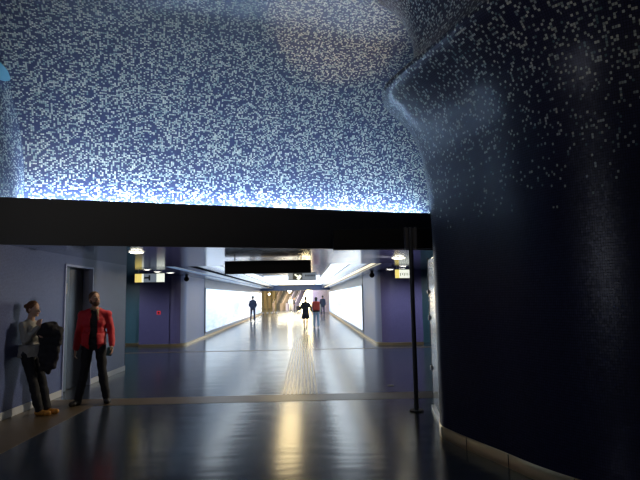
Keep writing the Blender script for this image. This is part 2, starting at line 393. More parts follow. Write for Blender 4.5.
trough('warm light strip in corridor ceiling just behind the long black board', -.86, -.26, 14.5, 21.5, 2.80, M['mid_strip'])
trough('warm glowing ceiling panel just before the dark blue beam', -2.38, .88, 43.2, CY1-.3, 2.80, M['end_panel'])
# cove strips
t = thing('cove_light', 'cool white strip of light glowing behind the black fascia under the mosaic ceiling', 'light')
bm = bmesh.new()
def sweep(sec, name, m):   # extrude a section (offset, z) along the fascia
    A = [bm.verts.new((*fp(.10, o_), z)) for o_, z in sec]; B = [bm.verts.new((*fp(7.1, o_), z)) for o_, z in sec]
    bm.faces.new(A); bm.faces.new(B[::-1])
    for i in range(len(sec)): k = (i+1) % len(sec); bm.faces.new([A[i], A[k], B[k], B[i]])
    link(name, bm, m, t)
sweep([(.56, 3.00), (.655, 3.00), (.655, 3.03), (.62, 3.09), (.56, 3.09)], 'channel', M['black'])
bm = bmesh.new(); sweep([(.656, 3.033), (.623, 3.089), (.626, 3.091), (.659, 3.035)], 'light_strip', M['cove'])
for s in range(7):
    p = fp(s+.2, .60); boxo('strip_clip', (p[0]-.02, p[1]-.03, 2.85), (p[0]+.02, p[1]+.03, 3.00), M['bright_steel'], t)

# ------------------------------------------------------------------ mosaic vault
LX = -4.36                    # left flank of the vault, a plain upright mosaic wall
p0 = Vector(fp(0, .78)); s0 = (LX-p0.x)/fd.x
RAD = 2.7
pr = [(0, 2.85), (0, 3.1), (0, 3.4)] + [(RAD*(1-math.cos(R(a))), 3.4+RAD*.92*math.sin(R(a))) for a in range(5, 91, 5)]
pl_ = [0]
for a, b in zip(pr, pr[1:]): pl_.append(pl_[-1]+math.hypot(b[0]-a[0], b[1]-a[1]))
rows = []; ncol = 30
for q, z in pr:
    base = Vector(fp(0, .78-q)); sa = (LX-base.x)/fd.x; row = []
    for i in range(ncol):
        p = base+fd*(sa+(12.2-sa)*i/(ncol-1)); row.append((p.x, p.y, z))
    rows.append(row)
uvs = [[(Vector(p[:2])-Vector(fp(0, 0))).dot(fd) for p in row] for row in rows]
def grid_uv(name, rows, uf, m):
    bm = bmesh.new(); uv = bm.loops.layers.uv.new('UVMap'); nr, nc = len(rows), len(rows[0])
    Vv = [[bm.verts.new(p) for p in r] for r in rows]
    for j in range(nr-1):
        for i in range(nc-1):
            f = bm.faces.new([Vv[j][i], Vv[j][i+1], Vv[j+1][i+1], Vv[j+1][i]]); f.smooth = True
            for l, (a, b) in zip(f.loops, ((i,j),(i+1,j),(i+1,j+1),(i,j+1))): l[uv].uv = uf(a, b)
    me = bpy.data.meshes.new(name); bm.to_mesh(me); bm.free(); o = bpy.data.objects.new(name, me); C.objects.link(o); me.materials.append(m); return o
struct(grid_uv('ceiling_mosaic', rows, lambda i, j: (uvs[j][i], pl_[j]), M['vault']))
top = pr[-1][1]
bm = bmesh.new(); uv = bm.loops.layers.uv.new('UVMap')
ptz = [(LX, rows[-1][0][1], top), (rows[-1][-1][0], rows[-1][-1][1], top), (7.2, -4.1, top), (LX, -4.1, top)]
f = bm.faces.new([bm.verts.new(p) for p in ptz])
for l in f.loops: l[uv].uv = (l.vert.co.x, l.vert.co.y)
me = bpy.data.meshes.new('ceiling_top'); bm.to_mesh(me); bm.free(); o = bpy.data.objects.new('ceiling_top', me); C.objects.link(o); me.materials.append(M['vault']); struct(o)
flank = [[(LX, y, z) for y in (-4, 0, 4, 8.35)] for z in (2.9, 4, 5, 6)]
struct(grid('wall_left_mosaic', flank, M['vault'], smooth=False))

# ------------------------------------------------------------------ outer shell
wall('wall_back', [(-9, -4), (7, -4)], 0, 6.4, M['blue_wall'])
wall('wall_right', [(7, -4), (7, 20)], 0, 6.4, M['blue_wall'])
wall('wall_passage_left', [(-9, 12.6), (-9, 20)], 0, ZC, M['teal_wall'])
# corridor mouth, left block and right block
left_path = [(-5.83, 19.6), (-5.83, 18.62), (-4.75, 18.62)] + arc(-4.78, 19.12, .5, -90, 0, 10) + [(XL, 22.45)]
wall('wall_corridor_left', left_path[:9], 0, ZC, M['purple_wall'])
wall('wall_corridor_left', left_path[8:], 0, ZC, M['lilac_panel'])
wall('wall_corridor_left', [(XL, 22.47), (XL, 52)], 0, ZC, M['silver'])
wall('wall_passage_left', [(-9, 19.3), (-5.83, 19.3)], 0, ZC, M['teal_wall'])
right_path = [(3.92, 18.4), (3.92, 17.45), (3.0, 17.45)] + arc(2.95, 18.0, .55, -90, -180, 10) + [(XR, 21.6)]
wall('wall_corridor_right', right_path[:9], 0, ZC, M['purple_wall'])
wall('wall_corridor_right', right_path[8:], 0, ZC, M['lilac_panel'])
wall('wall_corridor_right', [(XR, 21.62), (XR, 52)], 0, ZC, M['silver'])
wall('wall_passage_right', [(3.92, 18.2), (7, 18.2)], 0, ZC, M['teal_wall'])
def skirting(name, path, m, h=.085, out=.015):
    rows = []
    n = []
    for i in range(len(path)):
        a = Vector(path[max(0, i-1)]); b = Vector(path[min(len(path)-1, i+1)]); d_ = (b-a).normalized(); n.append(Vector((d_.y, -d_.x)))
    for o_, z in ((out, 0), (out, h), (0, h+.005)):
        rows.append([(p[0]+q.x*o_, p[1]+q.y*o_, z) for p, q in zip(path, n)])
    return struct(grid(name, rows, m, smooth=False))
skirting('baseboard_left', left_path + [(XL, 52)], M['warm_tinted_steel'])
rp = [(3.92, 17.45)][::-1] + right_path[2:] + [(XR, 52)]
skirting('baseboard_right', rp[::-1], M['warm_tinted_steel'])
skirting('baseboard_right', [(7, 18.2), (3.92, 18.2)], M['warm_tinted_steel'])
skirting('baseboard_left', [(-9, 19.3), (-5.83, 19.3)], M['warm_tinted_steel'])

# ------------------------------------------------------------------ light boxes on the corridor walls
def light_box(label, x, y0, y1, s, group=None):
    t = thing('light_box', label, 'light box', (x, y0, 0))
    n = 10; dy = (y1-y0)/n
    for k in range(n):
        bm = bmesh.new(); box(bm, min(0, s*.045), k*dy+.012, .24, max(0, s*.045), (k+1)*dy-.012, 2.07); link('picture_panel', bm, M['panel'], t)
    bm = bmesh.new()
    for z in (.20, 2.07): box(bm, min(0, s*.06), 0, z, max(0, s*.06), y1-y0, z+.035)
    for k in range(n+1): box(bm, min(0, s*.04), k*dy-.011, .235, max(0, s*.04), k*dy+.011, 2.07)
    link('frame', bm, M['silver'], t)
light_box('long glowing white wall of backlit sea pictures on the left of corridor', XL+.002, 22.5, 51, 1)
light_box('long glowing white wall of backlit sea pictures on the right of corridor', XR-.002, 21.65, 51, -1)
for nm, x in (('trim_9', XL), ('trim_10', XR)):
    y = 22.46 if x < 0 else 21.61
    struct(boxo(nm, (x-.01, y-.01, 0), (x+.012 if x < 0 else x+.01, y+.01, ZC), M['steel'])) if x < 0 else struct(boxo(nm, (x-.012, y-.01, 0), (x+.01, y+.01, ZC), M['steel']))

# ------------------------------------------------------------------ column with flared head
PL = [(6.9,7.6),(4.5,7.55),(2.7,7.25),(1.95,6.95),(1.62,6.62),(1.51,6.25),(1.56,5.98),(1.68,5.6),(1.82,5.2),(1.98,4.72),(2.2,4.3),(2.55,3.93),(3.05,3.66),(3.7,3.5),(4.6,3.42),(6.9,3.4)]
pl = [Vector((p.x+.065, p.y)) for p in catmull([Vector((a, b, 0)) for a, b in PL], 8)]
nn = []
for i in range(len(pl)):
    a = pl[max(0, i-1)]; b = pl[min(len(pl)-1, i+1)]; d_ = (b-a).normalized(); nn.append(Vector((-d_.y, d_.x))*-1)
if nn[50].x > 0: nn = [-q for q in nn]
prof = catmull([Vector((o_, z, 0)) for o_, z in ((0,0),(0,1.2),(0,2.2),(.015,2.7),(.05,3.1),(.10,3.4),(.20,3.7),(.36,3.94),(.50,4.08),(.565,4.18),(.53,4.24),(.42,4.27),(.32,4.34),(.22,4.5),(.15,4.7),(.16,4.92),(.22,5.15),(.33,5.4),(.50,5.65),(.85,6.0))], 4)
col = thing('column', 'huge dark blue mosaic column flaring out at its head, right of the pole', 'column', (3.5, 5.5, 0))
org = Vector((3.5, 5.5, 0))
rows = [[Vector((p.x+q.x*pp.x, p.y+q.y*pp.x, pp.y))-org for p, q in zip(pl, nn)] for pp in prof]
grid('shaft', rows, M['column'], col)
sk = [[Vector((p.x+q.x*o_, p.y+q.y*o_, z))-org for p, q in zip(pl, nn)] for o_, z in ((.014,0),(.014,.125),(0,.13))]
grid('skirting', sk, M['warm_tinted_steel'], col)
seam = bmesh.new()
for i in range(30, 115, 12):
    p = pl[i]+nn[i]*.016-Vector((3.5, 5.5)); box(seam, p.x-.003, p.y-.003, 0, p.x+.003, p.y+.003, .127)
link('skirting_joint', seam, M['black'], col)

# ------------------------------------------------------------------ end beam and escalator hall
struct(boxo('trim_11', (-7, 50.2, 2.27), (5, 50.8, 3.0), M['beam']))
boxo('trim_12', (-8, 52, 3.9), (8, 80, 4.0), M['cream'])['kind'] = 'structure'
wall('wall_hall_left', [(-4.9, 52), (-6.5, 79)], 0, 4, M['cream'])
wall('wall_hall_right', [(.9, 78), (.9, 60), (2.4, 56), (2.4, 52)], 0, 4, M['purple_wall'])
wall('wall_hall_end', [(-8, 79), (8, 79)], 0, 4, M['cream'])
boxo('light_wall', (-1.2, 78.6, .1), (.8, 78.9, 3.6), M['hall_lit'])
tag(bpy.data.objects['light_wall'], 'bright cream luminous wall at the far end behind the escalators', 'light')
for k in range(4):
    x = -4.35+k*.42; t = thing('column', ['leftmost', 'second', 'third', 'rightmost'][k]+' of the thin golden columns at far left end of corridor', 'column', (x, 54+k*.5, 0), group='golden columns at the far end')
    bm = bmesh.new(); cyl(bm, (0,0,.15), (0,0,3.7), .09); link('shaft', bm, M['gold_col'], t, smooth=False)
    bm = bmesh.new(); cyl(bm, (0,0,0), (0,0,.15), .13); link('base', bm, M['bright_steel'], t)
    bm = bmesh.new(); cyl(bm, (0,0,3.7), (0,0,3.9), .13); link('capital', bm, M['bright_steel'], t)
def escalator(label, x, y, lean, width, m):
    t = thing('escalator', label, 'escalator', (x, y, 0), -math.atan(lean))
    L, Hh = 7.0, 3.9
    bm = bmesh.new()
    for k in range(20):
        yy = k*L/20; z = k*Hh/20; box(bm, -width/2+.15, yy, z-.02, width/2-.15, yy+L/20, z+Hh/20)
    link('steps', bm, M['dark_step'], t)
    for s in (-1, 1):
        bm = bmesh.new(); x0 = s*width/2
        vs = [(x0-.12, 0, 0), (x0+.12, 0, 0)]
        P = [(-.6, 0), (-.6, .9), (0, .95), (L, Hh+.95), (L, Hh-.5), (.9, 0)]
        A = [bm.verts.new((x0-.12, a, b)) for a, b in P]; B = [bm.verts.new((x0+.12, a, b)) for a, b in P]
        bm.faces.new(A); bm.faces.new(B[::-1])
        for i in range(6): bm.faces.new([A[i], A[(i+1)%6], B[(i+1)%6], B[i]])
        link('balustrade', bm, m, t)
        bm = bmesh.new(); caps(bm, (x0, -.6, .95), (x0, 0, 1.0), .05); caps(bm, (x0, 0, 1.0), (x0, L, Hh+1.0), .05); link('handrail', bm, M['black'], t)
escalator('brown clad escalator rising at far end, left of the two', -3.45, 66, .22, 1.15, M['brown_clad'])
escalator('lilac clad escalator rising at far end, right of the two', -1.75, 66, .27, .85, M['purple_clad'])
for i, (x, y, z, r) in enumerate(((-3.9, 60, 2.75, .13), (-3.95, 58, 2.0, .1), (-1.9, 64.5, 2.55, .2))):
    t = thing('globe_lamp', ['round lamp high beside golden columns at far end', 'smaller round lamp lower beside golden columns at far end', 'oval white lamp between the two far escalators'][i], 'lamp', (x, y, 0))
    bm = bmesh.new(); ellip(bm, (0,0,z), (r, r, r if i < 2 else .42)); link('globe', bm, M['hall_lamp'], t, smooth=True)
    bm = bmesh.new(); cyl(bm, (0,0,z+(r if i < 2 else .42)), (0,0,3.9), .015, n=8); link('stem', bm, M['steel'], t)
def arealight(name, loc, size, power, colr, rot=(0,0,0), sy=None, parent=None):
    l = bpy.data.lights.new(name, 'AREA'); l.shape = 'RECTANGLE'; l.size = size; l.size_y = sy or size; l.energy = power; l.color = colr
    o = bpy.data.objects.new(name, l); C.objects.link(o); o.location = loc; o.rotation_euler = rot
    if parent: o.parent = parent
t = thing('fill_ceiling_light', 'added warm fill panel on ceiling of the escalator hall', 'light', (-1.5, 62, 3.86))  # unseen panel added to brighten the escalator hall
boxo('diffuser', (-2, -5, 0), (1.5, 5, .03), M['hall_lamp'], t); boxo('housing', (-2.05, -5.05, .03), (1.55, 5.05, .05), M['steel'], t)

# ------------------------------------------------------------------ downlights
def spotlight(name, loc, target, power, colr, angle=100, blend=.6, radius=.05):
    l = bpy.data.lights.new(name, 'SPOT'); l.energy = power; l.color = colr; l.spot_size = R(angle); l.spot_blend = blend; l.shadow_soft_size = radius
    o = bpy.data.objects.new(name, l); C.objects.link(o); o.location = loc
    o.rotation_euler = (Vector(target)-Vector(loc)).to_track_quat('-Z', 'Y').to_euler(); return o
def downlight(label, x, y, r, m=None):
    t = thing('downlight', label, 'light', (x, y, ZC))
    bm = bmesh.new(); ellip(bm, (0,0,-.006), (r,r,.03 if r > .12 and not m else .012), 20); link('diffuser', bm, m or M['lamp'], t, smooth=True)
    bm = bmesh.new(); 
    for i in range(28):
        a, b = i*2*math.pi/28, (i+1)*2*math.pi/28
        q = [(math.cos(k)*rr, math.sin(k)*rr, z) for k, rr, z in ((a,r,-.016),(b,r,-.016),(b,r+.02,-.001),(a,r+.02,-.001))]
        bm.faces.new([bm.verts.new(p) for p in q])
    link('ring', bm, M['bright_steel'], t)
    return t
downlight('large round downlight in canopy ceiling above man in red jacket', -2.87, 8.95, .125)
downlight('large round downlight in canopy ceiling near the grey pole', 2.06, 11.3, .15)
spotlight('left_downlight', (-2.87, 8.95, ZC-.06), (-3.1, 8.95, 0), P_DOWN_L, (1, .88, .66), 150, .5)
spotlight('right_downlight', (2.06, 11.3, ZC-.10), (-3.6, 8.2, 1.25), P_DOWN_R, (1, .84, .62), 75, .8, .07)
spotlight('right_downlight', (2.06, 11.3, ZC-.06), (2.0, 11.3, 0), 10, (1, .85, .60), 140, .5, .07)
downlight('small downlight just left of the left hanging sign lights', -4.32, 14.4, .10, M['lamp_far'])
downlight('small middle downlight above left hanging sign', -4.37, 15.6, .10, M['lamp_far'])
downlight('small downlight right of the left hanging sign', -4.17, 16.3, .12, M['lamp_far'])
downlight('small downlight left of the right hanging sign', 2.70, 16.4, .12, M['lamp_far'])
downlight('upper small downlight above right hanging sign', 2.78, 14.6, .10, M['lamp_far'])
downlight('lower small downlight above right hanging sign', 3.03, 16.1, .10, M['lamp_far'])
for x, y in ((-4.4, 15.6), (2.95, 15.6)): spotlight('passage_light', (x, y, ZC-.06), (x, y+.4, 0), 80, (.88, .92, 1), 150, .5)
for nm, x, y in (('added fill downlight in left side passage past the wall end', -6.9, 16.6), ('added fill downlight in right side passage behind the column', 5.0, 15.6)):
    downlight(nm, x, y, .1, M['lamp_far']); spotlight('passage_light', (x, y, ZC-.06), (x, y+.6, 0), 80, (.9, .95, 1), 150, .5)  # hidden downlights added to brighten the side passages
# circular disc high on the left of the vault
t = thing('disc', 'pale teal oval disc on mosaic ceiling at upper left edge of picture', 'lamp', (-4.36, 7.18, 4.94))
bm = bmesh.new(); cyl(bm, (.02,0,0), (.05,0,0), .34, n=32); [setattr(v, 'co', Vector((v.co.x, v.co.y, v.co.z*.36))) for v in bm.verts]; link('face', bm, M['teal_disc'], t)
bm = bmesh.new(); cyl(bm, (0,0,0), (.02,0,0), .06, n=12); link('bracket', bm, M['steel'], t)
# unseen flood lamps added on the rear wall to brighten the vault
def fill_projector(label, x, z, target, power, colr, angle):
    t = thing('fill_lamp', label, 'lamp', (x, -3.95, z), group=None)
    bm = bmesh.new(); box(bm, -.16, .12, -.12, .16, .32, .12); link('housing', bm, M['black'], t, bevel=.01)
    bm = bmesh.new(); box(bm, -.03, 0, -.03, .03, .12, .03); link('bracket', bm, M['steel'], t)
    boxo('lens', (-.13, .32, -.09), (.13, .325, .09), M['lamp_far'], t)
    spotlight('fill_beam', (x, -3.55, z), target, power, colr, angle, 1.0, .25)
fill_projector('added black fill lamp at the left of rear wall', -2.5, 2.9, (-2.6, 7.0, 5.9), P_FILL_FLOOD, (1, .90, .74), 50)
fill_projector('added black fill lamp in middle of rear wall', .5, 2.9, (.2, 7.0, 5.9), P_FILL_FLOOD*.6, (1, .88, .70), 50)
t = thing('fill_uplight', 'added black fill uplight on floor behind the viewer aimed at the ceiling', 'lamp', (-.9, -.7, 0))  # uplight added out of view to warm a patch of the vault
bm = bmesh.new(); cyl(bm, (0,0,0), (0,0,.03), .12); link('base', bm, M['black'], t)
bm = bmesh.new(); cyl(bm, (0,.0,.05), (0,.10,.16), .07, .09); link('housing', bm, M['black'], t)
bm = bmesh.new(); cyl(bm, (0,.10,.16), (0,.102,.163), .08); link('lens', bm, M['lamp_far'], t)
spotlight('fill_uplight_beam', (-.9, -.58, .20), (.55, 7.3, 5.75), P_FILL_WARM, (1, .70, .44), 14, .6, .08)

t = thing('fill_wall_lamp', 'added frosted fill lamp high on the left wall beside the viewer', 'lamp', (XL, 1.2, 2.2))  # unseen lamp added to light the column and give its highlight
bm = bmesh.new(); ellip(bm, (.2,0,0), (.14,.14,.14)); link('shade', bm, M['lamp_far'], t, smooth=True)
boxo('bracket', (0, -.04, -.04), (.08, .04, .04), M['steel'], t)
l = bpy.data.lights.new('fill_wall_light', 'POINT'); l.energy = P_FILL_WALL; l.color = (.8,.85,1); l.shadow_soft_size = .15
o = bpy.data.objects.new('fill_wall_light', l); C.objects.link(o); o.location = (XL+.55, 1.2, 2.2)

# ------------------------------------------------------------------ signs
t = thing('hanging_sign', 'long black information board hung from ceiling over centre of the passage', 'sign', (-.77, 11, 0))
boxo('board', (-.905, -.05, 2.15), (.905, .05, 2.42), M['black_glass'], t, bevel=.004)
boxo('steel_rim', (-.84, -.056, 2.418), (.92, .056, 2.428), M['bright_steel'], t)
for s in (-.7, .7): boxo('hanger', (s-.012, -.012, 2.42), (s+.012, .012, ZC), M['steel'], t)
# pole with sign board
t = thing('signpost', 'tall thin grey pole carrying a long black display board, left of column', 'sign', (1.57, 7.6, 0))
bm = bmesh.new(); cyl(bm, (0,0,.015), (0,0,2.64), .032, n=20); link('pole', bm, M['pole'], t, smooth=False)
bm = bmesh.new(); cyl(bm, (0,0,0), (0,0,.018), .10, n=28); link('base_plate', bm, M['black'], t)
boxo('display_board', (-1.14, .04, 2.335), (.34, .20, 2.635), M['black_glass'], t, bevel=.006)
for s in (-.075, .0, .075):
    boxo('clamp', (s-.012, -.045, 2.32), (s+.012, .04, 2.645), M['pole'], t, bevel=.003)
boxo('clamp_plate', (-.09, .0, 2.33), (.09, .04, 2.64), M['pole'], t, bevel=.003)
def hang_sign(label, x, y, rz, w, parts, h=.24, z=2.14):
    t = thing('hanging_sign', label, 'sign', (x, y, 0), rz)
    x0 = -w/2
    for frac, m, nm in parts:
        x1 = x0+w*frac; boxo(nm, (x0, -.03, z), (x1-.004, .03, z+h), M[m], t); x0 = x1
    bm = bmesh.new(); box(bm, -w/2-.01, -.035, z+h, w/2+.01, .035, z+h+.02); box(bm, -w/2-.01, -.035, z-.015, w/2+.01, .035, z); link('frame', bm, M['steel'], t)
    for s in (-w*.4, w*.4): boxo('hanger', (s-.01, -.01, z+h+.02), (s+.01, .01, ZC), M['steel'], t)
    return t
t = hang_sign('lit yellow and white hanging sign by the left passage', -4.42, 15.0, R(-8), .86, ((.24,'sign_yellow','yellow_panel'), (.06,'sign_white','white_panel'), (.45,'sign_grey','grey_panel'), (.25,'sign_white','white_panel')))
bm = bmesh.new(); box(bm, -.15, -.034, 2.24, .02, -.031, 2.29); box(bm, -.02, -.034, 2.19, .03, -.031, 2.34); link('arrow', bm, M['sign_dark'], t)
t = hang_sign('lit yellow and white hanging sign right, beside the grey pole', 2.86, 15.0, R(14), .50, ((.22,'sign_yellow','yellow_panel'), (.78,'sign_white','white_panel')))
bm = bmesh.new()
for k in range(6): box(bm, -.12+k*.058, -.034, 2.20+.02*(k%2), -.10+k*.058, -.031, 2.29)
link('lettering', bm, M['sign_dark'], t)
t = thing('hanging_sign', 'small white direction sign with arrow hanging deep in the corridor', 'sign', (-.08, 22, 0))
boxo('board', (-.62, -.02, 2.36), (.56, .02, 2.66), M['sign_grey'], t)
bm = bmesh.new(); box(bm, -.64, -.03, 2.34, .58, .03, 2.365); box(bm, -.64, -.03, 2.655, .58, .03, 2.67); link('frame', bm, M['sign_dark'], t)
for s in (-.4, .4): boxo('hanger', (s-.01, -.01, 2.67), (s+.01, .01, 2.86), M['steel'], t)
bm = bmesh.new(); box(bm, -.42, -.025, 2.38, -.02, -.021, 2.64); link('arrow_field', bm, M['sign_dark'], t)
bm = bmesh.new(); mx = Matrix.Translation((-.22, 0, 2.51)) @ Matrix.Rotation(R(35), 4, 'Y')
box(bm, -.15, -.03, -.035, .12, -.026, .035, mx); box(bm, .02, -.03, -.11, .14, -.026, .0, mx); box(bm, .02, -.03, 0, .14, -.026, .11, mx); link('arrow', bm, M['sign_white'], t)
bm = bmesh.new()
for k in range(7): box(bm, .10+k*.06, -.025, 2.50, .14+k*.06, -.021, 2.58)
link('lettering', bm, M['sign_dark'], t)

# ------------------------------------------------------------------ glass partition beside the column
t = thing('glass_partition', 'narrow clear glass partition with steel clamps between pole and column', 'partition', (1.80, 7.35, 0), R(-8))
boxo('glass_pane', (-.006, -.5, .05), (.006, .42, 2.16), M['glass'], t)
boxo('end_post', (-.018, -.52, 0), (.018, -.49, 2.2), M['glass_edge'], t)
boxo('end_post', (-.012, .42, 0), (.012, .44, 2.2), M['glass_edge'], t)
for z in (.55, 1.28, 1.66): boxo('clamp', (-.03, .36, z), (.02, .44, z+.06), M['bright_steel'], t, bevel=.004)
boxo('foot_rail', (-.03, -.52, 0), (.03, .44, .05), M['bright_steel'], t)

# ------------------------------------------------------------------ small fittings
def camera_dome(label, x, y):
    t = thing('security_camera', label, 'camera', (x, y, ZC))
    bm = bmesh.new(); ellip(bm, (0,0,-.13), (.09,.09,.09)); link('dome', bm, M['black_glass'], t, smooth=True)
    bm = bmesh.new(); cyl(bm, (0,0,-.10), (0,0,0), .05); link('mount', bm, M['black'], t)
camera_dome('black dome camera under ceiling at left corridor corner', -4.12, 18.3)
camera_dome('black dome camera under ceiling at right corridor corner', 2.28, 17.6)
t = thing('fire_alarm_point', 'small glowing red alarm button on purple wall at left', 'alarm', (-5.15, 18.62, 1.18))
boxo('plate', (-.065, -.02, -.06), (.065, 0, .06), M['red'], t, bevel=.004)
bm = bmesh.new(); cyl(bm, (0,-.035,0), (0,-.02,0), .035); link('button', bm, M['black'], t)
bm = bmesh.new(); mx = Matrix.Translation((1.55, 9.75, .006)) @ Matrix.Rotation(R(20), 4, 'Z'); box(bm, -.05, -.04, -.003, .05, .04, .001, mx)
tag(link('paper_scrap', bm, M['paper']), 'tiny white scrap of paper on floor left of the pole', 'paper')

# ------------------------------------------------------------------ people
TS = bpy.data.scenes.new('workshop')
def remesh(name, bm, m, vox, parent, smooth=3, tex=0.):
    me = bpy.data.meshes.new(name+'_raw'); bm.to_mesh(me); bm.free(); o = bpy.data.objects.new(name+'_raw', me); TS.collection.objects.link(o)
    r = o.modifiers.new('r', 'REMESH'); r.mode = 'VOXEL'; r.voxel_size = vox
    s = o.modifiers.new('s', 'SMOOTH'); s.factor = .5; s.iterations = smooth
    
    with bpy.context.temp_override(scene=TS, view_layer=TS.view_layers[0]):
        dg = bpy.context.evaluated_depsgraph_get(); me2 = bpy.data.meshes.new_from_object(o.evaluated_get(dg))
    bpy.data.objects.remove(o); bpy.data.meshes.remove(me); me2.name = name; me2.materials.clear(); me2.materials.append(m)
    if tex:
        nrm = [v.normal.copy() for v in me2.vertices]
        for v, q in zip(me2.vertices, nrm): v.co += q*tex*noise.noise(Vector((v.co.x*9, v.co.y*9, v.co.z*14)))
    for p in me2.polygons: p.use_smooth = True
    o2 = bpy.data.objects.new(name, me2); C.objects.link(o2); o2.parent = parent; return o2
V = Vector
def hand(bm, w, d, pn, thumb, curl=35, k=1.):
    """w wrist, d direction, pn palm normal, thumb side vector"""
    d = d.normalized(); s = (thumb-d*thumb.dot(d)).normalized(); n_ = d.cross(s)
    if n_.dot(pn) < 0: n_ = -n_
    for i, q in enumerate((-.027, -.009, .009, .027)):
        a = w+s*q*.6*k; b = w+(d*.085+s*q)*k; caps(bm, a, b, .013*k, .012*k, 8)
        L = (.060, .074, .080, .072)[i]*k; p = b; dd = d.copy()
        for seg, fr in enumerate((.45, .32, .25)):
            ang = R(curl*(.6+.5*seg)); dd = (Matrix.Rotation(ang, 3, s if (d.cross(n_)).dot(s) < 0 else s) @ dd) if False else (dd*math.cos(ang)+n_*math.sin(ang)).normalized()
            q2 = p+dd*L*fr; caps(bm, p, q2, (.0095-.001*seg)*k, (.009-.001*seg)*k, 8); p = q2
    a = w+(d*.02+s*.018)*k; b = w+(d*.055+s*.050+n_*.012)*k; caps(bm, a, b, .014*k, .011*k, 8); caps(bm, b, b+(d*.035+s*.006+n_*.014)*k, .011*k, .009*k, 8)

